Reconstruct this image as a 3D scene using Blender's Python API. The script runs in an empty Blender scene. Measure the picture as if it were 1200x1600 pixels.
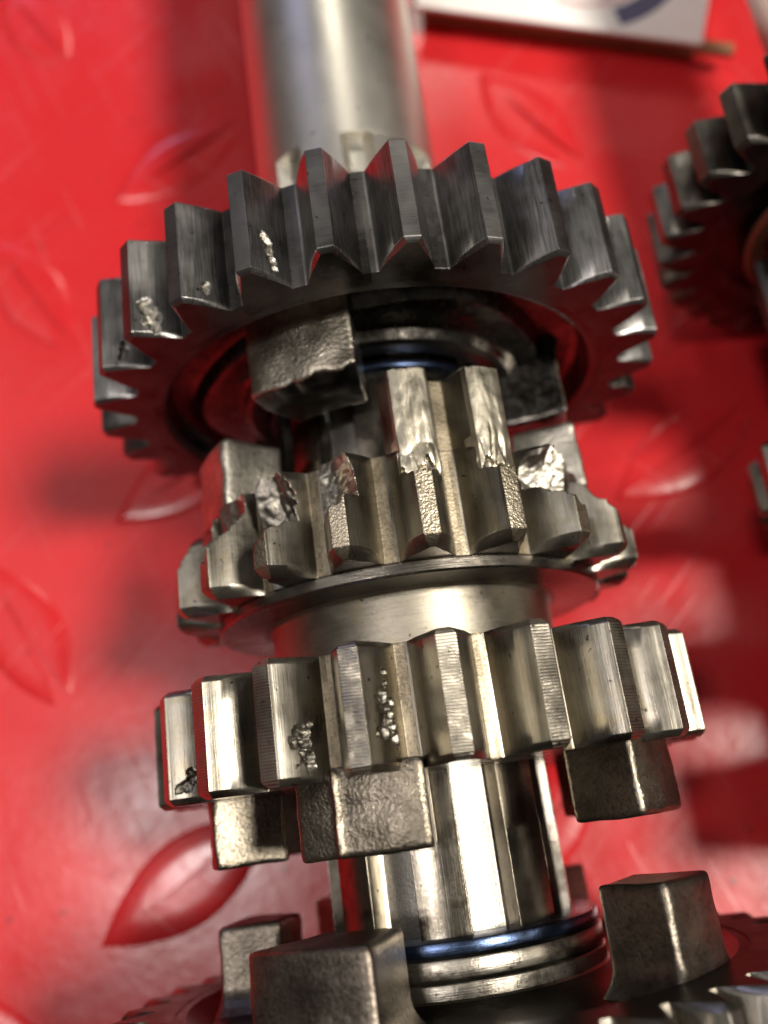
import bpy, bmesh, math, random
from mathutils import Vector, Matrix, noise

S = 0.1                      # one layout unit = 100 mm
H = 0.338                    # height of the shaft axis above the bench (layout units)
rad = math.radians
scene = bpy.context.scene
col = scene.collection

# ------------------------------------------------------------------ camera
def rot3(a, b, c):
    return Matrix.Rotation(a, 3, 'X') @ Matrix.Rotation(b, 3, 'Y') @ Matrix.Rotation(c, 3, 'Z')
CAM_D, CAM_F = 0.9786, 1405.1
cam_data = bpy.data.cameras.new('camera')
cam = bpy.data.objects.new('camera', cam_data)
col.objects.link(cam)
cam.matrix_world = Matrix.Translation((0, 0, (CAM_D + H) * S)) @ rot3(0.3216, 0.0120, -0.1413).to_4x4()
cam_data.sensor_fit = 'VERTICAL'
cam_data.sensor_height = 24.0
cam_data.sensor_width = 24.0
cam_data.lens = 24.0 * CAM_F / 1600.0
cam_data.clip_start = 0.005
cam_data.clip_end = 20
cam_data.dof.use_dof = True
cam_data.dof.focus_distance = 0.0760
cam_data.dof.aperture_fstop = 11.0
scene.camera = cam

# ------------------------------------------------------------------ world and lamps
world = bpy.data.worlds.new('World')
scene.world = world
world.use_nodes = True
bg = world.node_tree.nodes['Background']
bg.inputs[0].default_value = (1.0, 0.92, 0.82, 1)
bg.inputs[1].default_value = 0.06

def area(name, direction, dist, size, power, colour, target=(0, 0.03, 0.02), size_y=None):
    d = Vector(direction).normalized()
    l = bpy.data.lights.new(name, 'AREA')
    l.energy = power
    l.color = colour
    l.size = size
    if size_y:
        l.shape = 'RECTANGLE'
        l.size_y = size_y
    else:
        l.shape = 'DISK'
    o = bpy.data.objects.new(name, l)
    col.objects.link(o)
    o.location = Vector(target) + d * dist
    o.rotation_euler = d.to_track_quat('Z', 'Y').to_euler()
    return o
area('lamp_key', (0.56, -0.07, 1.0), 1.1, 0.22, 14.5, (1.0, 0.93, 0.83))
area('lamp_left', (-0.30, -0.03, 1.0), 1.1, 0.085, 2.7, (1.0, 0.93, 0.90), size_y=0.11)
area('lamp_soft', (-0.66, 0.42, 1.0), 1.2, 0.55, 0.9, (1.0, 0.95, 0.92), size_y=0.65)
area('lamp_far', (0.13, 1.0, 0.72), 1.2, 0.16, 1.6, (1.0, 0.93, 0.82), size_y=0.16)
area('window', (-0.35, 1.0, 0.42), 1.6, 0.26, 1.5, (0.52, 0.56, 1.0), size_y=0.25)

scene.view_settings.view_transform = 'Standard'
scene.view_settings.look = 'None'
scene.view_settings.gamma = 1.0
scene.view_settings.use_curve_mapping = False
scene.view_settings.exposure = 0.0

# ------------------------------------------------------------------ materials
class NT:
    def __init__(self, name):
        self.m = bpy.data.materials.new(name)
        self.m.use_nodes = True
        self.t = self.m.node_tree
        self.b = self.t.nodes['Principled BSDF']
        self.co = self.t.nodes.new('ShaderNodeTexCoord').outputs['Object']
        oi = self.t.nodes.new('ShaderNodeObjectInfo')
        v = self.t.nodes.new('ShaderNodeCombineXYZ')
        mul = self.t.nodes.new('ShaderNodeMath'); mul.operation = 'MULTIPLY'; mul.inputs[1].default_value = 7.3
        self.l(oi.outputs['Random'], mul.inputs[0])
        for k in range(3): self.l(mul.outputs[0], v.inputs[k])
        add = self.t.nodes.new('ShaderNodeVectorMath'); add.operation = 'ADD'
        self.l(self.co, add.inputs[0]); self.l(v.outputs[0], add.inputs[1])
        self.rco = add.outputs[0]
    def l(self, a, b): self.t.links.new(a, b)
    def mapped(self, scale, rnd=True):
        mp = self.t.nodes.new('ShaderNodeMapping')
        mp.inputs['Scale'].default_value = scale
        self.l(self.rco if rnd else self.co, mp.inputs['Vector'])
        return mp.outputs[0]
    def noise(self, scale, detail=4, rough=0.55, vec=None, dist=0.0):
        n = self.t.nodes.new('ShaderNodeTexNoise')
        n.inputs['Scale'].default_value = scale
        n.inputs['Detail'].default_value = detail
        n.inputs['Roughness'].default_value = rough
        n.inputs['Distortion'].default_value = dist
        self.l(vec if vec is not None else self.rco, n.inputs['Vector'])
        return n.outputs['Fac']
    def voronoi(self, scale, vec=None, feature='F1'):
        n = self.t.nodes.new('ShaderNodeTexVoronoi')
        n.feature = feature
        n.inputs['Scale'].default_value = scale
        self.l(vec if vec is not None else self.rco, n.inputs['Vector'])
        return n.outputs['Distance']
    def ramp(self, fac, stops):
        r = self.t.nodes.new('ShaderNodeValToRGB')
        e = r.color_ramp.elements
        while len(e) < len(stops): e.new(0.5)
        for i, (p, c) in enumerate(stops):
            e[i].position = p
            e[i].color = (c, c, c, 1) if isinstance(c, (int, float)) else (*c, 1)
        self.l(fac, r.inputs[0])
        return r.outputs[0]
    def rng(self, fac, a, b, lo=0.3, hi=0.7):
        n = self.t.nodes.new('ShaderNodeMapRange')
        n.inputs[1].default_value = lo; n.inputs[2].default_value = hi
        n.inputs[3].default_value = a; n.inputs[4].default_value = b
        self.l(fac, n.inputs[0])
        return n.outputs[0]
    def math(self, op, a, b):
        n = self.t.nodes.new('ShaderNodeMath'); n.operation = op
        for i, v in enumerate((a, b)):
            if isinstance(v, (int, float)): n.inputs[i].default_value = v
            else: self.l(v, n.inputs[i])
        return n.outputs[0]
    def mix(self, fac, a, b):
        n = self.t.nodes.new('ShaderNodeMix'); n.data_type = 'RGBA'
        if isinstance(fac, (int, float)): n.inputs[0].default_value = fac
        else: self.l(fac, n.inputs[0])
        for i, v in ((6, a), (7, b)):
            if isinstance(v, tuple): n.inputs[i].default_value = (*v, 1)
            else: self.l(v, n.inputs[i])
        return n.outputs[2]
    def bump(self, h, strength, dist, normal=None):
        n = self.t.nodes.new('ShaderNodeBump')
        n.inputs['Strength'].default_value = strength
        n.inputs['Distance'].default_value = dist
        self.l(h, n.inputs['Height'])
        if normal is not None: self.l(normal, n.inputs['Normal'])
        return n.outputs[0]
    def bevel(self, radius, samples=4):
        n = self.t.nodes.new('ShaderNodeBevel')
        n.samples = samples
        n.inputs['Radius'].default_value = radius
        return n.outputs[0]
    def out(self, colour=None, rough=None, normal=None, metallic=None):
        for nm, v in (('Base Color', colour), ('Roughness', rough), ('Normal', normal), ('Metallic', metallic)):
            if v is None: continue
            s = self.b.inputs[nm]
            if isinstance(v, tuple): s.default_value = (*v, 1)
            elif isinstance(v, (int, float)): s.default_value = v
            else: self.l(v, s)
        return self.m

def steel(name, dark, light, r0=0.2, r1=0.42, streak=0.25, axis='Y', grit=0.15, grit_scale=2500,
          stain=None, bevel=0.00012, ridges=0.0, metal=1.0, sw=0.35):
    """machined steel: streaks run along `axis`, cloudy stains, tiny oil specks"""
    n = NT(name)
    sc = {'Y': (9000, 250, 9000), 'R': (400, 9000, 400)}[axis]
    st = n.noise(1.0, 3, 0.6, n.mapped(sc))
    cl = n.noise(140, 5, 0.6)
    fine = n.noise(grit_scale, 3, 0.6)
    k = n.math('ADD', n.math('MULTIPLY', cl, 1 - sw), n.math('MULTIPLY', st, sw))
    c = n.mix(n.rng(k, 0, 1, 0.36, 0.64), dark, light)
    if stain:
        c = n.mix(n.rng(n.noise(330, 5, 0.7), 0, 0.85, 0.52, 0.66), c, stain)
    specks = n.rng(n.noise(1500, 2, 0.5), 0, 1, 0.70, 0.76)
    c = n.mix(specks, c, (0.05, 0.04, 0.03))
    rr = n.math('ADD', n.rng(cl, r0, r1), n.math('MULTIPLY', st, 0.10))
    nm = n.bevel(bevel) if bevel else None
    nm = n.bump(st, streak, 0.00003, nm)
    nm = n.bump(fine, grit, 0.00005, nm)
    if ridges:
        sp = n.t.nodes.new('ShaderNodeSeparateXYZ'); n.l(n.co, sp.inputs[0])
        ph = n.math('MULTIPLY', sp.outputs['Y'], 2 * math.pi / 0.00026)
        ph = n.math('ADD', ph, n.math('MULTIPLY', n.noise(600, 2), 3.0))
        wear = n.rng(n.noise(420, 4, 0.65), 0.15, 1.0, 0.38, 0.58)
        nm = n.bump(n.math('MULTIPLY', n.math('SINE', ph, 0.0), wear), ridges, 0.000045, nm)
    return n.out(c, rr, nm, metal)

def forged(name, dark, light, scale=900, strength=0.9, r0=0.3, r1=0.5, dist=0.00022):
    """bumpy forged / shot-blasted steel"""
    n = NT(name)
    a = n.noise(scale, 4, 0.6, dist=0.4)
    b = n.noise(scale * 2.6, 3, 0.6)
    v = n.voronoi(scale * 1.3)
    c = n.mix(n.rng(n.noise(200, 5, 0.6), 0, 1, 0.38, 0.62), dark, light)
    c = n.mix(n.rng(a, 0.45, 0, 0.34, 0.5), c, tuple(x * 0.35 for x in dark))
    hgt = n.math('ADD', n.math('MULTIPLY', a, 1.0), n.math('ADD', n.math('MULTIPLY', v, 0.55), n.math('MULTIPLY', b, 0.35)))
    nm = n.bump(hgt, strength, dist, n.bevel(0.0003))
    return n.out(c, n.rng(b, r0, r1), nm, 1.0)

def fracture(name, dark, light, scale=700, dist=0.00028, stretch=(1, 1, 1)):
    """bright torn metal"""
    n = NT(name)
    a = n.noise(scale, 6, 0.65, n.mapped(stretch), 1.2)
    b = n.noise(2600, 3, 0.6)
    c = n.mix(n.rng(a, 0, 1, 0.36, 0.62), dark, light)
    hgt = n.math('ADD', a, n.math('MULTIPLY', b, 0.25))
    return n.out(c, n.rng(n.noise(500, 3), 0.30, 0.48), n.bump(hgt, 1.0, dist), 1.0)

M = {}
M['g1'] = steel('steel_dark_flank', (0.10, 0.096, 0.092), (0.40, 0.39, 0.375), 0.20, 0.36, 0.45, sw=0.62)
M['g1tip'] = steel('steel_dark_land', (0.12, 0.116, 0.11), (0.22, 0.213, 0.205), 0.26, 0.42, 0.2, axis='R')
M['g1face'] = steel('steel_dark_face', (0.075, 0.07, 0.067), (0.16, 0.15, 0.145), 0.18, 0.38, 0.25, axis='R', grit=0.3)
M['g1web'] = forged('steel_dark_web', (0.085, 0.078, 0.070), (0.19, 0.175, 0.155), 500, 0.3, 0.16, 0.32)
M['g1dog'] = forged('steel_dog_scuffed_lit', (0.30, 0.265, 0.21), (0.66, 0.60, 0.49), 2200, 0.7, 0.26, 0.44, 0.00009)  # light base holds the light falling on the dogs' outer faces
M['warm'] = steel('steel_warm_flank', (0.15, 0.135, 0.11), (0.38, 0.355, 0.30), 0.19, 0.36, 0.35, stain=(0.26, 0.225, 0.16))
M['warmtip'] = steel('steel_hobbed_land', (0.28, 0.25, 0.20), (0.52, 0.475, 0.395), 0.24, 0.38, 0.15, ridges=0.7)
M['root'] = forged('steel_brassy_root', (0.18, 0.15, 0.105), (0.38, 0.325, 0.23), 3200, 0.28, 0.36, 0.5, 0.00006)
M['pitland'] = forged('steel_pitted_land', (0.30, 0.26, 0.19), (0.50, 0.44, 0.34), 3200, 0.6, 0.26, 0.42, 0.00007)
M['turned'] = steel('steel_turned', (0.19, 0.17, 0.135), (0.36, 0.33, 0.27), 0.28, 0.44, 0.7, axis='R', stain=(0.30, 0.26, 0.18))
M['warmface'] = steel('steel_warm_face', (0.16, 0.145, 0.125), (0.30, 0.275, 0.235), 0.14, 0.28, 0.4, axis='R')
M['dog'] = forged('steel_forged_dog', (0.15, 0.13, 0.10), (0.29, 0.255, 0.20), 2300, 0.6, 0.26, 0.44, 0.00008)
M['doglight'] = forged('steel_blasted_dog', (0.40, 0.375, 0.32), (0.64, 0.60, 0.52), 2200, 0.6, 0.32, 0.46, 0.00008)
M['g4dog'] = forged('steel_brown_dog', (0.13, 0.11, 0.09), (0.24, 0.21, 0.17), 1700, 0.5, 0.32, 0.48, 0.00007)
M['frac'] = fracture('steel_torn', (0.20, 0.183, 0.155), (0.42, 0.39, 0.335), 1500, 0.00005)
M['hammer'] = fracture('steel_hammered', (0.50, 0.455, 0.35), (0.70, 0.65, 0.53), 700, 0.00004, (1.5, 0.45, 1.5))
M['pit'] = forged('steel_pit', (0.13, 0.12, 0.10), (0.40, 0.375, 0.32), 2600, 0.8, 0.26, 0.42, 0.00008)
M['satin'] = forged('steel_satin_groove', (0.40, 0.38, 0.34), (0.55, 0.525, 0.47), 4200, 0.45, 0.30, 0.42, 0.00005)
M['spline'] = steel('steel_worn_spline', (0.13, 0.115, 0.09), (0.32, 0.29, 0.235), 0.10, 0.20, 0.25, stain=(0.08, 0.065, 0.05))
M['shaft'] = steel('steel_ground_shaft', (0.66, 0.63, 0.56), (0.70, 0.67, 0.60), 0.30, 0.36, 0.35, grit=0.1, axis='R')
M['blue'] = steel('steel_blued', (0.03, 0.04, 0.075), (0.10, 0.15, 0.27), 0.14, 0.28, 0.3, axis='R', grit=0.3)
M['washer'] = steel('steel_washer', (0.26, 0.24, 0.20), (0.46, 0.43, 0.37), 0.2, 0.36, 0.4, axis='R', grit=0.4, stain=(0.12, 0.10, 0.08))
M['g4'] = steel('steel_large_gear', (0.15, 0.135, 0.115), (0.33, 0.31, 0.27), 0.18, 0.32, 0.3)
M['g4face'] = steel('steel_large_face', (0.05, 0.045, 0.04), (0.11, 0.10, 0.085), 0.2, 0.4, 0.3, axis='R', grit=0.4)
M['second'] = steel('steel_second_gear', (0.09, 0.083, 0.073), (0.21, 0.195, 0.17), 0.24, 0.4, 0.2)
M['bronze'] = steel('bronze_bush', (0.17, 0.10, 0.058), (0.28, 0.165, 0.095), 0.4, 0.55, 0.3, axis='R', metal=0.45)

def red_paint():
    n = NT('red_plastic')
    wide = n.noise(9, 4, 0.55, n.co)
    mid = n.noise(70, 5, 0.6, n.co)
    c = n.mix(n.rng(wide, 0, 1), (0.54, 0.017, 0.022), (0.63, 0.026, 0.030))
    grime = n.rng(n.noise(60, 6, 0.7, n.co, 0.8), 0, 0.30, 0.60, 0.80)
    c = n.mix(grime, c, (0.16, 0.02, 0.018))
    specks = n.rng(n.noise(520, 2, 0.5, n.co), 0, 0.8, 0.70, 0.76)
    c = n.mix(specks, c, (0.05, 0.02, 0.018))
    sc1 = n.t.nodes.new('ShaderNodeMapping'); sc1.vector_type = 'TEXTURE'; sc1.inputs['Scale'].default_value = (1 / 1500, 1 / 22, 1); sc1.inputs['Rotation'].default_value = (0, 0, 0.35)
    n.l(n.co, sc1.inputs[0])
    sc2 = n.t.nodes.new('ShaderNodeMapping'); sc2.vector_type = 'TEXTURE'; sc2.inputs['Scale'].default_value = (1 / 26, 1 / 1600, 1); sc2.inputs['Rotation'].default_value = (0, 0, 0.75)
    n.l(n.co, sc2.inputs[0])
    s1 = n.noise(1.0, 3, 0.6, sc1.outputs[0], 0.5)
    s2 = n.noise(1.0, 3, 0.6, sc2.outputs[0], 0.5)
    scr = n.math('ADD', n.rng(s1, 0, 1, 0.64, 0.74), n.rng(s2, 0, 1, 0.64, 0.74))
    c = n.mix(n.math('MULTIPLY', scr, 0.28), c, (0.75, 0.28, 0.28))
    smear = n.rng(n.noise(28, 5, 0.65, n.co, 1.5), 0, 0.10, 0.50, 0.70)
    nm = n.bump(mid, 0.12, 0.0005)
    nm = n.bump(n.noise(520, 4, 0.6, n.co), 0.25, 0.00012, nm)
    nm = n.bump(scr, 0.5, 0.00004, nm)
    rr = n.math('ADD', n.math('ADD', n.rng(mid, 0.18, 0.31), smear), n.math('MULTIPLY', scr, 0.12))
    m = n.out(c, rr, nm, 0.0)
    n.b.inputs['Specular IOR Level'].default_value = 0.5
    return m
M['red'] = red_paint()

def plain(name, c, rough=0.6, nscale=60, var=0.06, bump=0.1):
    n = NT(name)
    f = n.noise(nscale, 5, 0.6)
    cc = n.mix(n.rng(f, 0, 1), tuple(x * (1 - var) for x in c), tuple(min(1, x * (1 + var)) for x in c))
    return n.out(cc, rough, n.bump(n.noise(nscale * 20, 3), bump, 0.0001), 0.0)
M['card'] = plain('white_card', (0.88, 0.86, 0.82), 0.5)
M['kraft'] = plain('kraft_board', (0.30, 0.16, 0.075), 0.8, 200, 0.15, 0.4)
M['navy'] = plain('navy_ink', (0.085, 0.080, 0.16), 0.5)
M['pinkink'] = plain('pale_red_ink', (0.70, 0.40, 0.38), 0.5)

# ------------------------------------------------------------------ mesh helpers
def make(name, verts, faces, mats, parent=None, idx=None, sharp=28, loc=None):
    me = bpy.data.meshes.new(name)
    me.from_pydata([(x * S, y * S, z * S) for x, y, z in verts], [], faces)
    for m in mats: me.materials.append(M[m])
    if idx: me.polygons.foreach_set('material_index', idx)
    bm = bmesh.new(); bm.from_mesh(me)
    bmesh.ops.remove_doubles(bm, verts=bm.verts, dist=1e-7)
    bmesh.ops.recalc_face_normals(bm, faces=bm.faces)
    bm.to_mesh(me); bm.free()
    me.polygons.foreach_set('use_smooth', [True] * len(me.polygons))
    me.set_sharp_from_angle(angle=rad(sharp))
    me.update()
    return link(name, me, parent, loc)
def link(name, me, parent=None, loc=None):
    o = bpy.data.objects.new(name, me)
    col.objects.link(o)
    if parent is not None: o.parent = parent
    if loc is not None: o.location = Vector(loc) * S
    return o
def tag(o, label, cat, group=None):
    o['label'] = label; o['category'] = cat
    if group: o['group'] = group
    return o
def empty(name, loc, label, cat, group=None):
    o = bpy.data.objects.new(name, None)
    o.empty_display_size = 0.005
    col.objects.link(o)
    o.location = Vector(loc) * S
    return tag(o, label, cat, group)
def cyl(ang, r, y):          # angle 0 = straight up, positive to +X; y along the shaft
    return (r * math.sin(ang), y, r * math.cos(ang))
def nz(x, y, z, k=1.0):
    return noise.noise(Vector((x, y, z)) * k)

def lathe(name, prof, mat, parent, segs=120, loc=None, rfun=None, mats=None, midx=None, sharp=28, arc=None):
    """prof: closed (r, y) outline turned about the Y axis"""
    n = len(prof); V = []; F = []; I = []
    for s in range(segs):
        a = 2 * math.pi * s / segs if arc is None else arc[0] + (arc[1] - arc[0]) * s / (segs - 1)
        for i, (r, y) in enumerate(prof):
            rr, yy = (r, y) if rfun is None else rfun(a, r, y, i)
            V.append(cyl(a, rr, yy))
    for s in range(segs if arc is None else segs - 1):
        t = (s + 1) % segs
        for i in range(n):
            j = (i + 1) % n
            F.append((s * n + i, s * n + j, t * n + j, t * n + i))
            I.append(midx[i] if midx else 0)
    if arc is not None:
        F.append(tuple(range(n))); I.append(0)
        F.append(tuple((segs - 1) * n + i for i in range(n))[::-1]); I.append(0)
    return make(name, V, F, mats or [mat], parent, I, sharp, loc)

def profile(N, rr, rt, tip, floor, nt=3, nf=9, nr=3, curve=1.85, fillet=0.16):
    """half tooth outline as (angle, radius, zone): 0 tip land, 1 flank, 2 root"""
    half = math.pi / N
    root = half - floor
    out = []
    for i in range(nt): out.append((tip * 0.94 * i / (nt - 1), rt, 0))
    for i in range(nf + 1):
        t = i / nf
        g = (1 - (1 - t) ** curve) * (1 - fillet) + fillet * t ** 5
        r = rt - 0.0012 + (rr - rt + 0.0012) * t
        out.append((tip + (root - tip) * g, r, 1))
    for i in range(1, nr + 1): out.append((root + (half - root) * i / nr, rr, 2))
    return out

def tooth_mesh(name, N, rr, rt, y0, y1, tip, floor, r_in, ch, mats, nt=3, nf=9, nr=3, nax=5, dmg=None, ch_y=None, curve=1.85, fillet=0.16):
    """one full-pitch sector: land, flanks, half roots, end faces. mats: land, flank, root, end face, damage"""
    hp = profile(N, rr, rt, tip, floor, nt, nf, nr, curve, fillet)
    prof = [(-a, r, z) for a, r, z in hp[:0:-1]] + hp
    n = len(prof)
    cy = ch_y or ch
    ys = [y0, y0 + cy * 0.5, y0 + cy] + [y0 + cy + (y1 - y0 - 2 * cy) * i / nax for i in range(1, nax)] + [y1 - cy, y1 - cy * 0.5, y1]
    V = []; flag = []
    for y in ys:
        e = min(y - y0, y1 - y)
        c = ch * max(0.0, 1 - e / cy) ** 1.6 if e < cy else 0.0
        for a, r, z in prof:
            w = min(1.0, max(0.0, (r - rr) / (rt - rr) * 1.4))
            r2 = r - c * w
            a2 = a - math.copysign(min(abs(a), c * 0.55 * w / r), a)
            f = 0
            if dmg: a2, r2, f = dmg(a2, r2, (y - y0) / (y1 - y0), y)
            V.append(cyl(a2, r2, y)); flag.append(f)
    F = []; I = []
    for s in range(len(ys) - 1):
        for i in range(n - 1):
            q = (s * n + i, s * n + i + 1, (s + 1) * n + i + 1, (s + 1) * n + i)
            z = max(prof[i][2], prof[i + 1][2]) if prof[i][2] != 2 or prof[i + 1][2] == 2 else 1
            if prof[i][2] == 1 and prof[i + 1][2] == 1: z = 1
            if sum(flag[k] for k in q) >= 2: z = 4
            F.append(q); I.append(z)
    half = math.pi / N
    for k, s in ((0, 0), (1, len(ys) - 1)):
        b = len(V)
        for i in range(n): V.append(cyl(-half + 2 * half * i / (n - 1), r_in, ys[s]))
        for i in range(n - 1):
            F.append((s * n + i, s * n + i + 1, b + i + 1, b + i)); I.append(3)
    me_o = make(name, V, F, mats, None, I, 30)
    return me_o

def ring_of_teeth(parent, N, phase, args, special=None, hide=()):
    """children named tooth; plain ones share one mesh"""
    proto = None
    for k in range(N):
        if special and k in special:
            o = tooth_mesh('tooth', **{**args, **special[k]})
        elif proto is None:
            o = proto = tooth_mesh('tooth', **args)
        else:
            o = link('tooth', proto.data)
        o.parent = parent
        o.rotation_euler = (0, phase + k * 2 * math.pi / N, 0)

def block(name, a0, a1, r0, r1, y0, y1, mats, parent, bev=0.006, cuts=(10, 6, 8), fun=None, idx=None, taper=0.0, fillet=None):
    """a dog: a rounded block bent round the axis. taper narrows towards y0 side when negative"""
    rm = 0.5 * (r0 + r1)
    w = (a1 - a0) * rm
    bm = bmesh.new()
    bmesh.ops.create_cube(bm, size=1.0)
    for v in bm.verts:
        v.co = Vector((v.co.x * w, (v.co.y + 0.5) * (y1 - y0), (v.co.z + 0.5) * (r1 - r0)))
    bmesh.ops.bevel(bm, geom=bm.edges[:] + bm.verts[:], offset=bev, segments=3, profile=0.6, affect='EDGES')
    long = [e for e in bm.edges if e.calc_length() > 0.012]
    for ax, c in ((0, cuts[0]), (1, cuts[1]), (2, cuts[2])):
        es = [e for e in bm.edges if e.calc_length() > 0.02 and abs((e.verts[0].co - e.verts[1].co).normalized()[ax]) > 0.95]
        if c: bmesh.ops.subdivide_edges(bm, edges=es, cuts=c, use_grid_fill=True)
    ac = 0.5 * (a0 + a1)
    V = []
    for v in bm.verts:
        x, yy, zz = v.co
        a = ac + x / rm
        r = r0 + zz
        y = y0 + yy
        u = (x / w + 0.5, yy / (y1 - y0), zz / (r1 - r0))
        if fun: a, r, y = fun(a, r, y, u)
        V.append(cyl(a, r, y))
    bm.verts.index_update()
    F = [tuple(v.index for v in f.verts) for f in bm.faces]
    I = None
    if len(mats) > 1:            # second material on every face that does not look outwards
        bm.normal_update()
        I = [0 if f.normal.z > 0.6 else 1 for f in bm.faces]
    bm.free()
    return make(name, V, F, mats, parent, I, 40)

# ------------------------------------------------------------------ the bench surface
def build_bench():
    V = []; F = []
    n = 24; x0, x1, y0, y1 = -3.0, 3.4, -2.6, 3.6
    for j in range(n + 1):
        for i in range(n + 1):
            x = x0 + (x1 - x0) * i / n; y = y0 + (y1 - y0) * j / n
            V.append((x, y, 0.0))
    for j in range(n):
        for i in range(n):
            a = j * (n + 1) + i
            F.append((a, a + 1, a + n + 2, a + n + 1))
    top = make('bench_top', V, F, ['red'])
    top['kind'] = 'structure'
    top['label'] = 'glossy scratched red moulded surface with raised leaf-shaped treads'
    # one leaf-shaped tread
    L, W, hgt = 0.148, 0.062, 0.014
    rings = []
    m = 28
    def leaf(scale_l, scale_w):
        pts = []
        for k in range(m):
            t = k / m * 2
            s = 1 if t < 1 else -1
            u = (t % 1.0) * 2 - 1
            u = u * s * -1 if s < 0 else u
            pts.append((u * scale_l, s * scale_w * (1 - abs(u) ** 1.9)))
        return pts
    levels = [(L, W, -0.003), (L - 0.008, W - 0.004, 0.0012), (L - 0.026, W - 0.014, 0.0034), (L - 0.046, W - 0.024, 0.0050), (L - 0.066, W - 0.034, 0.0054)]
    LV = []; LF = []
    for l, w, z in levels:
        for x, y in leaf(l, w): LV.append((x, y, z))
    for q in range(len(levels) - 1):
        for k in range(m):
            k2 = (k + 1) % m
            LF.append((q * m + k, q * m + k2, (q + 1) * m + k2, (q + 1) * m + k))
    LF.append(tuple((len(levels) - 1) * m + k for k in range(m)))
    proto = None
    def put(x, y, ang):
        nonlocal proto
        if proto is None:
            o = proto = make('raised_tread', LV, LF, ['red'], top, None, 60)
        else:
            o = link('raised_tread', proto.data, top)
        o.location = (x * S, y * S, 0)
        o.rotation_euler = (0, 0, ang)
    for i in range(-3, 5):
        for j in range(-4, 8):
            for x, y, ang in ((-0.312 + 0.455 * i + (0.04 if j < 0 else 0.02) * j, 0.550 - 0.20 * i + 0.60 * j, 29), (-0.578 + 0.455 * i + 0.012 * j, 0.325 - 0.20 * i + 0.595 * j, -62)):
                if -1.1 < x < 1.4 and -0.7 < y < 2.2 and not -0.2 < x < 0.75: put(x, y, rad(ang))
    for x, y, ang in ((0.335, 1.125, -60), (0.46, 0.468, 27), (0.13, -0.045, 40), (-0.08, 0.30, -62), (0.14, 0.72, 28), (0.10, 1.55, 28)): put(x, y, rad(ang))
    return top
build_bench()

# ------------------------------------------------------------------ main shaft
def build_shaft():
    sh = empty('splined_shaft', (0, 0, H), 'long steel shaft, smooth and pale at the far end, splined between the gears', 'shaft')
    lathe('smooth_journal', [(0.03, 2.1), (0.108, 2.1), (0.1153, 2.09), (0.1153, 0.762), (0.03, 0.762)], 'shaft', sh, 96)
    def splined(name, n, phase, r_land, r_floor, y0, y1, land_half, floor_half, yd, mats=('spline', 'spline', 'satin')):
        V = []; F = []; I = []
        outl = []
        pitch = 2 * math.pi / n
        for k in range(n):
            c = phase + k * pitch      # land centre
            for t in (-1, -0.6, -0.2, 0.2, 0.6, 1): outl.append((c + t * land_half, r_land, 0))
            f0, f1 = c + pitch / 2 - floor_half, c + pitch / 2 + floor_half
            outl.append((f0 - 0.02, r_floor + 0.003, 1))
            for t in (0, 0.25, 0.5, 0.75, 1): outl.append((f0 + (f1 - f0) * t, r_floor, 2))
            outl.append((f1 + 0.02, r_floor + 0.003, 1))
        m = len(outl)
        ys = [y0, y0 + 0.003] + [y0 + 0.003 + (y1 - y0 - 0.006) * i / 6 for i in range(1, 6)] + [y1 - 0.003, y1]
        for si, y in enumerate(ys):
            e = 0.003 if si in (0, len(ys) - 1) else 0
            for a, r, z in outl:
                rr = r - (e if z == 0 else 0)
                if yd and y > y1 - 0.0001: rr = r
                V.append(cyl(a, rr, y))
        for si in range(len(ys) - 1):
            for i in range(m):
                j = (i + 1) % m
                z0, z1 = outl[i][2], outl[j][2]
                F.append((si * m + i, si * m + j, (si + 1) * m + j, (si + 1) * m + i))
                I.append(0 if z0 == 0 and z1 == 0 else (2 if z0 == 2 and z1 == 2 else 1))
        for si in (0, len(ys) - 1):
            F.append(tuple(si * m + i for i in range(m))); I.append(1)
        make(name, V, F, list(mats), sh, I, 25)
    splined('splined_section', 8, rad(-3.5), 0.1175, 0.0985, -0.112, 0.48, rad(11.2), rad(9.3), False)
    splined('fine_splined_section', 8, rad(9 - 22.5), 0.1151, 0.1015, 0.48, 0.762, rad(12.6), rad(5.2), True, ('shaft', 'shaft', 'shaft'))
    # shaft body past the large gear
    lathe('shaft_end', [(0.03, -0.62), (0.10, -0.62), (0.105, -0.61), (0.105, -0.112), (0.03, -0.112)], 'shaft', sh, 64)
build_shaft()

# ------------------------------------------------------------------ gear 1 : dark gear with three dogs
def pit_dmg(N, rr, rt, spots, side=1, seed=0, depth=0.004):
    """surface pits on one flank; spots = (height 0-1, position along tooth 0-1, size)"""
    def f(a, r, v, y):
        if a * side <= 0: return a, r, 0
        h = (r - rr) / (rt - rr)
        best = 0
        for (ph, pv, sz) in spots:
            dy = (v - pv) * 0.105; dr = (h - ph) * (rt - rr)
            d = math.hypot(dy, dr) / (sz * 1.08) + 0.55 * nz(v * 0.1, h * 0.05, seed, 130) + 0.35 * nz(v * 0.1, h * 0.05, seed + 3, 330)
            if d < 1: best = max(best, 1 - d * d)
        if best > 0:
            a -= side * depth * (min(best, 0.55) / 0.55) * (0.75 + 0.5 * nz(v * 0.1, h * 0.05, seed + 7, 260)) / r
            r -= depth * 0.2 * best
        return a, r, 1 if best > 0.12 else 0
    return f

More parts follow.
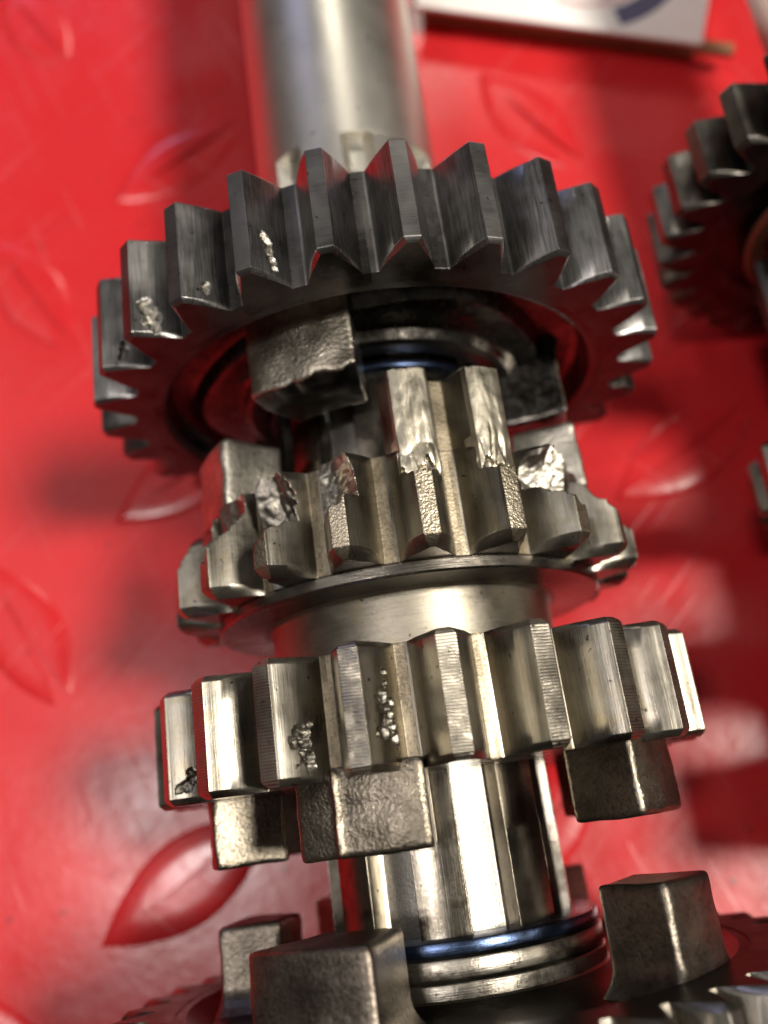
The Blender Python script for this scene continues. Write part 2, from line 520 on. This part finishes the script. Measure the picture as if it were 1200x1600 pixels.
def build_gear1():
    y0, y1 = 0.4578, 0.568
    g = empty('dog_gear', (0, 0, H), 'dark oily gear with chipped dogs on its recessed face, widest on the shaft', 'gear')
    N, rt, rr = 27, 0.325, 0.2815
    ph = 0.1492
    args = dict(N=N, rr=rr, rt=rt, y0=y0, y1=y1, tip=0.0255, floor=rad(1.5), r_in=0.262, ch=0.0042, curve=1.35, fillet=0.07,
                mats=['g1tip', 'g1', 'g1face', 'g1face', 'pit'])
    hi = dict(nf=34, nax=60, nt=4)
    sp = {}
    sp[25] = dict(hi, dmg=pit_dmg(N, rr, rt, [(0.62, 0.32, 0.0055), (0.56, 0.24, 0.0048), (0.50, 0.17, 0.0045), (0.66, 0.40, 0.0035), (0.46, 0.10, 0.003)], 1, 3.1))
    sp[24] = dict(hi, dmg=pit_dmg(N, rr, rt, [(0.55, 0.17, 0.0042), (0.53, 0.12, 0.003)], 1, 5.7))
    sp[23] = dict(hi, dmg=pit_dmg(N, rr, rt, [(0.72, 0.30, 0.006), (0.66, 0.24, 0.006), (0.60, 0.17, 0.006), (0.56, 0.11, 0.006), (0.70, 0.13, 0.004), (0.50, 0.2, 0.004)], 1, 7.9))
    sp[22] = dict(hi, dmg=pit_dmg(N, rr, rt, [(0.60, 0.12, 0.004), (0.58, 0.19, 0.0035), (0.55, 0.26, 0.003)], 1, 9.4))
    ring_of_teeth(g, N, ph, args, sp)
    # body: rim, recess with rounded bottom, wavy web, hub
    fl = 0.492
    prof = [(0.2645, y1 - 0.0006), (0.2645, y0 + 0.0006), (0.253, y0 + 0.0006), (0.249, y0 + 0.003), (0.247, y0 + 0.010), (0.245, fl - 0.012), (0.240, fl - 0.004),
            (0.232, fl), (0.212, fl), (0.205, fl - 0.003), (0.200, fl - 0.012), (0.196, fl - 0.018), (0.188, fl - 0.021), (0.170, fl - 0.021),
            (0.163, fl - 0.024), (0.158, fl - 0.034), (0.152, fl - 0.037), (0.134, fl - 0.037), (0.131, fl - 0.034), (0.131, y1 - 0.0006)]
    def wav(a, r, y, i):
        if 8 <= i <= 13:
            k = 0.5 + 0.5 * math.cos(3 * (a - rad(26)))
            r += 0.018 * (k ** 2) - 0.004
        return r, y
    lathe('gear_body', prof, 'g1web', g, 180, rfun=wav, mats=['g1web', 'g1face'], midx=[1, 1, 1, 1] + [0] * 11 + [1] * 5, sharp=24)
    # dogs
    def chip(seed, edge):
        def f(a, r, y, u):
            r += 0.0025 * nz(u[0], u[1] * 0.7, seed, 3.5)
            y += 0.0012 * nz(u[0] + 5, u[2], seed, 6)
            if u[1] < 0.25:            # worn lower edge, bitten away on the outside
                b = (1 - u[1] / 0.25) * max(0.0, u[2] - 0.72) / 0.28
                y += edge * b * (0.35 + 0.9 * (1 - u[0]) * 0 + 0.65 * (abs(nz(u[0] * 3, 1.7, seed, 1.6)) + 0.35 * abs(nz(u[0] * 9, 4.7, seed, 1.2))))
            r += 0.006 * max(0, u[1] - 0.8) / 0.2 * (1 if u[2] > 0.5 else 0)
            return a, r, y
        return f
    for k, (c, e) in enumerate(((-20.5, 0.016), (94.5, 0.006), (219.5, 0.004))):
        block('dog', rad(c - 16), rad(c + 16), 0.142, 0.213, 0.398, 0.4935, ['g1dog', 'g1web' if k == 1 else 'g1face'], g, 0.004, (44, 14, 8), chip(k * 3.3, e))  # shade painted in: lighter steel on lit outer faces, dark steel on the rest
build_gear1()

# circlip and washer seated between the dark gear and the double gear
def small_ring(name, r0, r1, y0, y1, mat, label, cat, arc=None, b=0.0011):
    ym = 0.5 * (y0 + y1)
    prof = [(r0, y0 - ym), (r1 - b, y0 - ym), (r1 - b * 0.3, y0 - ym + b * 0.3), (r1, y0 - ym + b), (r1, y1 - ym - b), (r1 - b * 0.3, y1 - ym - b * 0.3), (r1 - b, y1 - ym), (r0, y1 - ym)]
    o = lathe(name, prof, mat, None, 128, (0, ym, H), arc=arc)
    return tag(o, label, cat)
small_ring('circlip', 0.1135, 0.130, 0.4430, 0.4500, 'blue', 'thin blued circlip against the hub of the dark recessed gear', 'circlip', arc=(rad(200), rad(520)))

# ------------------------------------------------------------------ double gear with broken teeth
def build_double():
    g = empty('double_gear', (0, 0, H), 'double gear in one piece, its narrower ring of teeth torn and broken', 'gear')
    # ---- broken ring
    N, rt, rr = 20, 0.2515, 0.2045
    y0, y1 = 0.209, 0.312
    ph = 0.1153
    def chipper(fn, seed, amp=0.26):
        rn = random.Random(int(seed * 100))
        planes = [(rn.uniform(-1, 1), rn.uniform(0.35, 1), rn.uniform(-1.0, 1.0), rn.uniform(-3.2, 3.2)) for _ in range(9)]
        def f(a, r, v, y):
            h = (r - rr) / (rt - rr)
            x = a * r / 0.025             # about -1..1 across the tooth
            xj = x + 0.16 * noise.noise(Vector((seed, v * 7.0, x * 1.5))) + 0.07 * noise.noise(Vector((v * 24.0, seed, x * 4)))
            vj = v + 0.05 * noise.noise(Vector((x * 5.0, seed, 2.2)))
            lim = fn(xj, vj)
            lim += amp * (max(sx * (x - px) + sv * (v - pv) for px, pv, sx, sv in planes) - 0.55)
            lim += 0.03 * noise.noise(Vector((x * 3.2 + seed, v * 13, 3.3)))
            if h > lim and h > 0.03:
                return a, rr + max(0.03, lim) * (rt - rr), 1
            return a, r, 0
        return f
    def st(e0, e1, t):
        t = min(1, max(0, (t - e0) / (e1 - e0))); return t * t * (3 - 2 * t)
    def cutl(x, xe, lo): return lo + (1.25 - lo) * st(xe - 0.10, xe + 0.06, x)     # left of xe torn down
    def cutr(x, xe, lo): return lo + (1.25 - lo) * st(xe + 0.10, xe - 0.06, x)     # right of xe torn down
    dm = {
        19: lambda x, v: 1.3 - (1.04 - 0.34 * x) * st(0.46 + 0.14 * x, 0.50 + 0.14 * x, v) + 0.40 * st(0.8, 1.0, v) * st(0.2, 0.7, x),
        18: lambda x, v: min(cutl(x, -0.35 + 1.25 * st(0.26, 0.56, v), 0.07 + 0.30 * st(0.55, 0.95, v) * st(-0.1, 0.5, x)), 1.3 - 0.8 * st(0.93, 1.0, v)) - 0.30 * st(0.30, 0.0, x) * st(0.75, 0.1, v),
        17: lambda x, v: cutl(x, -0.35 + 1.35 * max(0, v - 0.34) / 0.66 + (0.38 if v > 0.36 else 0), 0.04),
        16: lambda x, v: cutl(x, -0.45 + 1.6 * max(0, v - 0.42) / 0.5 + (0.4 if v > 0.44 else 0), 0.04),
        15: lambda x, v: 1.15 - 1.6 * max(0, v - 0.4),
        2: lambda x, v: 1.25 - (1.00 - 0.25 * x) * st(0.36 - 0.20 * x, 0.41 - 0.20 * x, v) + 0.45 * st(0.8, 1.0, v) * st(-0.1, -0.6, x) - 0.25 * st(0.1, 0.35, x) * st(0.1, 0.3, v),
        3: lambda x, v: min(cutr(x, 0.25 - 1.45 * max(0, v - 0.22) / 0.62, 0.06), 1.2 - 0.95 * max(0, v - 0.30)),
        4: lambda x, v: cutr(x, 0.20 - 1.5 * max(0, v - 0.2) / 0.6, 0.05),
        5: lambda x, v: 1.12 - 1.3 * max(0, v - 0.35),
    }
    args = dict(N=N, rr=rr, rt=rt, y0=y0, y1=y1, tip=rad(1.9), floor=rad(1.9), r_in=0.189, ch=0.010,
                mats=['pitland', 'warm', 'root', 'warmface', 'frac'])
    sp = {k: dict(nt=9, nf=30, nax=84, dmg=chipper(fn, 2.37 * k + 1.1)) for k, fn in dm.items()}
    def lip(seed):
        def f(a, r, v, y):
            h = (r - rr) / (rt - rr)
            x = a * r / 0.02
            lim = 1.2 - 0.60 * st(0.64, 0.69, v + 0.05 * nz(x, seed, 0, 2.0)) + 0.04 * nz(x * 2, v * 9, seed)
            if h > lim: return a, rr + lim * (rt - rr), 0
            return a, r, 0
        return f
    for k in (0, 1): sp[k] = dict(nt=7, nf=16, nax=60, dmg=lip(k * 5.0 + 2))
    ring_of_teeth(g, N, ph, args, sp)
    # ---- front dog of the broken ring: two tooth crests, hammered flat
    A0, A1, Y0, Y1 = ph - rad(6.9), ph + rad(24.9), 0.268, 0.3865
    na, ny = 120, 90
    V = []; F = []; I = []
    def crest(a, y):
        best = 0; d0 = 9
        for c in (ph, ph + 2 * math.pi / N):
            d0 = min(d0, abs(a - c - rad(0.25)))
        w = min(1.0, max(0.0, (rad(7.1) - d0) / rad(2.9)))
        v = (y - Y0) / (Y1 - Y0)
        top = 0.2385 + 0.0012 * nz(a * 20, y * 22, 1.3) + 0.0003 * nz(a * 60, y * 90, 4.3)
        # smeared burr at the lower end of each crest
        e = 0.10 + 0.14 * nz(a * 22, 7.7, 1.0) + 0.06 * nz(a * 70, 2.7, 1.0)
        burr = st(e + 0.035, e, v)
        low = st(0.62, 0.15, v)
        top += low * (0.0016 * nz(a * 34, y * 46, 2.2) - 0.0055 * max(0.0, 0.34 - abs(nz(a * 24, y * 30, 6.2))) ) - 0.030 * burr
        end = st(0.965, 1.0, v + 0.02 * nz(a * 40, 3.1, 0))
        top -= 0.010 * end
        top -= 0.0022 * max(0.0, d0 - rad(2.2)) / rad(2.0) if d0 < rad(4.2) else 0.0022
        return 0.2005 + (top - 0.2005) * w, w > 0.8 or (w > 0.5 and v < 0.4)
    for j in range(ny + 1):
        y = Y0 + (Y1 - Y0) * j / ny
        for i in range(na + 1):
            a = A0 + (A1 - A0) * i / na
            r, _ = crest(a, y)
            # slightly ragged outline of the upper edge
            V.append(cyl(a, r, y))
    W = na + 1
    for j in range(ny):
        for i in range(na):
            a = A0 + (A1 - A0) * (i + 0.5) / na; y = Y0 + (Y1 - Y0) * (j + 0.5) / ny
            r, on = crest(a, y)
            F.append((j * W + i, j * W + i + 1, (j + 1) * W + i + 1, (j + 1) * W + i))
            I.append(1 if on else (2 if r < 0.2025 else 0))
    rb = 0.145
    b = len(V)
    for j in range(ny + 1): V.append(cyl(A0 + 0.02, rb, Y0 + (Y1 - Y0) * j / ny))
    for j in range(ny + 1): V.append(cyl(A1 - 0.02, rb, Y0 + (Y1 - Y0) * j / ny))
    for j in range(ny):
        F.append((j * W, (j + 1) * W, b + j + 1, b + j)); I.append(3)
        F.append((j * W + na, (j + 1) * W + na, b + ny + 1 + j + 1, b + ny + 1 + j)); I.append(3)
    b2 = len(V)
    for i in range(na + 1): V.append(cyl(A0 + 0.02 + (A1 - A0 - 0.04) * i / na, rb, Y1))
    for i in range(na):
        F.append((ny * W + i, ny * W + i + 1, b2 + i + 1, b2 + i)); I.append(3)
    make('dog', V, F, ['warm', 'hammer', 'root', 'warmface'], g, I, 35)['label'] = 'dog with two crests hammered bright and flat'
    def soft(seed, amp=0.0018):
        def f(a, r, y, u):
            r += amp * nz(u[0] * 3, u[1] * 3, seed, 1.5)
            a += 0.012 * nz(u[1] * 2, u[2] * 2, seed + 4)
            y += 0.0015 * nz(u[0] * 2, u[2] * 2, seed + 9)
            return a, r, y
        return f
    for m in (1, 2, 3, 4):
        c = rad(15.6 + 72 * m - (4.5 if m == 4 else 0))
        block('dog', c - rad(12.5), c + rad(11.5), 0.146, 0.2165, 0.305, 0.3835, ['doglight'], g, 0.006, (12, 10, 8), soft(m * 2.1))
    # ---- intact ring
    N3, rt3, rr3 = 22, 0.2773, 0.2310
    z0, z1 = 0.0307, 0.1335
    ph3 = 0.093
    args3 = dict(N=N3, rr=rr3, rt=rt3, y0=z0, y1=z1, tip=rad(1.85), floor=rad(1.5), r_in=0.214, ch=0.006,
                 mats=['warmtip', 'warm', 'root', 'warmface', 'pit'], nf=12)
    hi = dict(nf=44, nax=90, nt=5)
    def cluster(seed, pts): return [(h, v, s) for h, v, s in pts]
    sp3 = {}
    sp3[20] = dict(hi, dmg=pit_dmg(N3, rr3, rt3, [(0.62, 0.40, 0.0048), (0.66, 0.32, 0.0055), (0.54, 0.30, 0.0048), (0.50, 0.38, 0.0045), (0.46, 0.30, 0.004), (0.45, 0.20, 0.0055), (0.42, 0.13, 0.004), (0.56, 0.24, 0.003), (0.38, 0.45, 0.003)], 1, 2.2, 0.0045))
    sp3[21] = dict(hi, dmg=pit_dmg(N3, rr3, rt3, [(0.60, 0.56, 0.006), (0.56, 0.47, 0.0055), (0.62, 0.30, 0.0068), (0.52, 0.37, 0.0055), (0.42, 0.42, 0.0045), (0.40, 0.32, 0.004), (0.36, 0.24, 0.0048), (0.50, 0.66, 0.0035), (0.45, 0.75, 0.003), (0.38, 0.52, 0.004)], 1, 4.4, 0.0048))
    sp3[18] = dict(hi, dmg=pit_dmg(N3, rr3, rt3, [(0.80, 0.14, 0.004), (0.70, 0.16, 0.0048), (0.60, 0.20, 0.005), (0.50, 0.23, 0.005), (0.42, 0.27, 0.0045), (0.62, 0.27, 0.0035)], 1, 6.4, 0.0045))
    ring_of_teeth(g, N3, ph3, args3, sp3)
    # ---- body with the fork groove
    prof = [(0.118, z0 + 0.0006), (0.2162, z0 + 0.0006), (0.2162, z1 - 0.0006), (0.162, z1 - 0.0006), (0.1545, z1 + 0.001), (0.1515, z1 + 0.004), (0.1515, 0.190), (0.1535, 0.1945),
            (0.160, 0.1965), (0.2045, 0.1965), (0.2065, 0.1985), (0.2065, 0.2075), (0.2045, 0.2096), (0.1905, 0.2096), (0.1905, y1 - 0.0006), (0.118, y1 - 0.0006)]
    lathe('gear_body', prof, 'turned', g, 160, mats=['turned', 'warmface'], midx=[1, 0, 1, 1, 0, 0, 0, 0, 1, 1, 1, 1, 1, 0, 1, 0], sharp=24)
    # ---- dogs on the intact side
    def tooth_cut(seed, groove):
        def f(a, r, y, u):
            r += 0.0016 * nz(u[0] * 3, u[1] * 3, seed, 1.5)
            y += 0.0018 * nz(u[0] * 2.5, u[2] * 2, seed + 9)
            if groove is not None and u[2] > 0.5:
                d = a - groove
                k = (u[2] - 0.5) / 0.5
                r -= k * 0.010 * st(rad(1.0), rad(0.2), d) * st(rad(-11), rad(-9.5), d) * (1 if d < rad(1) else 0)
                r += k * 0.004 * st(rad(1.6), rad(0.4), abs(d - rad(0.9)))
            return a, r, y
        return f
    spans = [(-29.7, -1.3, 0.150, 0.2435), (44.0, 64.5, 0.172, 0.2450), (96.0, 121.0, 0.16, 0.235), (156.0, 181.0, 0.16, 0.235), (216.0, 241.0, 0.16, 0.235), (-91.0, -66.0, 0.160, 0.230)]
    for m, (d0, d1, ri, ro) in enumerate(spans):
        groove = rad(-20) if m == 0 else None
        block('dog', rad(d0), rad(d1), ri, ro, -0.0295, 0.040, ['dog'], g, 0.005, (34 if m == 0 else 12, 10, 10), tooth_cut(m * 1.9 + 0.6, groove))
build_double()

# ------------------------------------------------------------------ rings below, then the large gear
small_ring('circlip', 0.1005, 0.1415, -0.1195, -0.1085, 'blue', 'blue-black circlip on the shaft above two pale rings', 'circlip', arc=(rad(160), rad(505)))
small_ring('thrust_washer', 0.1005, 0.1430, -0.1375, -0.1215, 'washer', 'scuffed pale washer directly under the blue-black circlip', 'washer', b=0.0016)

def build_gear4():
    yf = -0.150
    g = empty('large_gear', (0, 0, H), 'brown-grey gear with tall square dogs, cut off by the picture edge beside the pale washers', 'gear')
    N, rt, rr = 38, 0.336, 0.297
    args = dict(N=N, rr=rr, rt=rt, y0=yf - 0.13, y1=yf, tip=rad(1.1), floor=rad(0.8), r_in=0.272, ch=0.006,
                mats=['g4', 'g4', 'g4', 'g4face', 'frac'], nax=4)
    ring_of_teeth(g, N, rad(4.0), args)
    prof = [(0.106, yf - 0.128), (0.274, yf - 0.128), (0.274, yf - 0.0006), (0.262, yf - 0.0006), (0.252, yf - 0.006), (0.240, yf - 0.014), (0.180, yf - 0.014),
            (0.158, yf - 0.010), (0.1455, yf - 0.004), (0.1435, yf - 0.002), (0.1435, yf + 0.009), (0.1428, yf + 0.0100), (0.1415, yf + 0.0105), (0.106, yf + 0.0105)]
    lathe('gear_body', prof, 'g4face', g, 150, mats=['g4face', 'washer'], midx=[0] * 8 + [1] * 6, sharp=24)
    def flare(seed):
        def f(a, r, y, u):
            r += 0.0014 * nz(u[0] * 2.5, u[1] * 3, seed, 1.5)
            y += 0.0012 * nz(u[0] * 2.5, u[2] * 2, seed + 9)
            k = max(0.0, 0.35 - u[1]) / 0.35
            s = u[0] - 0.5
            a += s * 0.22 * k * k
            r += (u[2] - 0.5) * 0.02 * k * k
            return a, r, y
        return f
    for m, (d0, d1, ri, ro, yt) in enumerate(((-39.5, -14.0, 0.170, 0.262, -0.0885), (40.0, 58.5, 0.192, 0.262, -0.0795), (137.0, 158.0, 0.175, 0.240, -0.084), (198.0, 222.0, 0.175, 0.240, -0.084), (-112.0, -90.0, 0.172, 0.236, -0.086))):
        block('dog', rad(d0), rad(d1), ri, ro, yf - 0.02, yt, ['g4dog'], g, 0.006, (12, 12, 10), flare(m * 2.3 + 0.4))
build_gear4()

# ------------------------------------------------------------------ second shaft, lying to the right
def build_second():
    X2, Z2 = 0.7043, H - 0.022
    s = empty('splined_shaft', (X2, 0, Z2), 'second shaft lying parallel beyond the picture edge, carrying dark gears', 'shaft')
    lathe('shaft_body', [(0.02, -0.45), (0.095, -0.45), (0.10, -0.44), (0.10, 1.35), (0.095, 1.36), (0.02, 1.36)], 'shaft', s, 64)
    def gear(y0, y1, N, rt, ph, label, bush=False, mat='second'):
        g = empty('dark_gear', (X2, 0, Z2), label, 'gear', 'gears on the second shaft')
        rr = rt - 0.045
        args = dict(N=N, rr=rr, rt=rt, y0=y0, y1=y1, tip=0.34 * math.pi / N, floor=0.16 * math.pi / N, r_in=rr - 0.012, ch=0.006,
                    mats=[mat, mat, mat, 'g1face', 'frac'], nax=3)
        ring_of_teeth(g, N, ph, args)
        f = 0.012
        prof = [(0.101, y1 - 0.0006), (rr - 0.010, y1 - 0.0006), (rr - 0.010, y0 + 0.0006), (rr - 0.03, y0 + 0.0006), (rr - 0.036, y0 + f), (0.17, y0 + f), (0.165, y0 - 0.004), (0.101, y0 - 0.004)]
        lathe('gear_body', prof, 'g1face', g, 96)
        if bush:
            lathe('bronze_bush', [(0.101, y0 - 0.0045), (0.101, y0 - 0.012), (0.200, y0 - 0.012), (0.205, y0 - 0.008), (0.205, y0 - 0.0045)], 'bronze', g, 80)
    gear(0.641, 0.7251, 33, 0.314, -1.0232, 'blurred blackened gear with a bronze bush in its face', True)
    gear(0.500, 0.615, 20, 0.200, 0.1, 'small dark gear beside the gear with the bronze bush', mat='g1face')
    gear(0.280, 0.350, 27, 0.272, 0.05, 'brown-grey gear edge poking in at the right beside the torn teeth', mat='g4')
    gear(-0.13, 0.01, 24, 0.215, 0.0, 'unseen wide dark gear added on the second shaft to block glare, level with the tall square dogs')  # out of view, added to keep the key lamp's glare off the bench
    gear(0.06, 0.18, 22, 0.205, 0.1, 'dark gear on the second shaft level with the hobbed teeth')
build_second()

# ------------------------------------------------------------------ printed card box at the far end
def build_box():
    b = empty('cardboard_box', (0.405, 1.275, 0), 'white printed cardboard box with raw brown edge lying on the red surface', 'box')
    b.rotation_euler = (0, 0, rad(-20.6))
    W, D, T = 0.50, 0.42, 0.060
    def slab(name, x0, x1, y0, y1, z0, z1, mat, bev=0.004):
        bm = bmesh.new(); bmesh.ops.create_cube(bm, size=1)
        for v in bm.verts: v.co = Vector(((v.co.x + .5) * (x1 - x0) + x0, (v.co.y + .5) * (y1 - y0) + y0, (v.co.z + .5) * (z1 - z0) + z0))
        bmesh.ops.bevel(bm, geom=bm.edges[:], offset=bev, segments=2, profile=0.6, affect='EDGES')
        bm.verts.index_update()
        V = [tuple(v.co) for v in bm.verts]; F = [tuple(v.index for v in f.verts) for f in bm.faces]; bm.free()
        return make(name, V, F, [mat], b, None, 40)
    slab('box_body', -W / 2, W / 2, 0.022, D, 0, T - 0.010, 'kraft')
    lid = slab('lid', -W / 2 - 0.006, W / 2 + 0.004, -0.002, D + 0.004, T - 0.009, T, 'card')
    slab('edge_flap', W / 2 - 0.02, W / 2 + 0.06, -0.002, 0.02, T - 0.024, T - 0.0105, 'kraft', 0.002)
    def arcprint(name, cx, cy, r0, r1, a0, a1, mat, z):
        V = []; F = []; n = 40
        for i in range(n + 1):
            a = a0 + (a1 - a0) * i / n
            w = 1.0
            V.append((cx + r0 * math.cos(a), cy + r0 * math.sin(a), z)); V.append((cx + r1 * math.cos(a), cy + r1 * math.sin(a), z))
        for i in range(n): F.append((2 * i, 2 * i + 1, 2 * i + 3, 2 * i + 2))
        return make(name, V, F, [mat], b)
    arcprint('printed_arc', 0.03, 0.165, 0.13, 0.172, rad(-62), rad(60), 'navy', T + 0.0008)
    arcprint('printed_arc', 0.03, 0.165, 0.112, 0.120, rad(-110), rad(60), 'pinkink', T + 0.0008)
build_box()
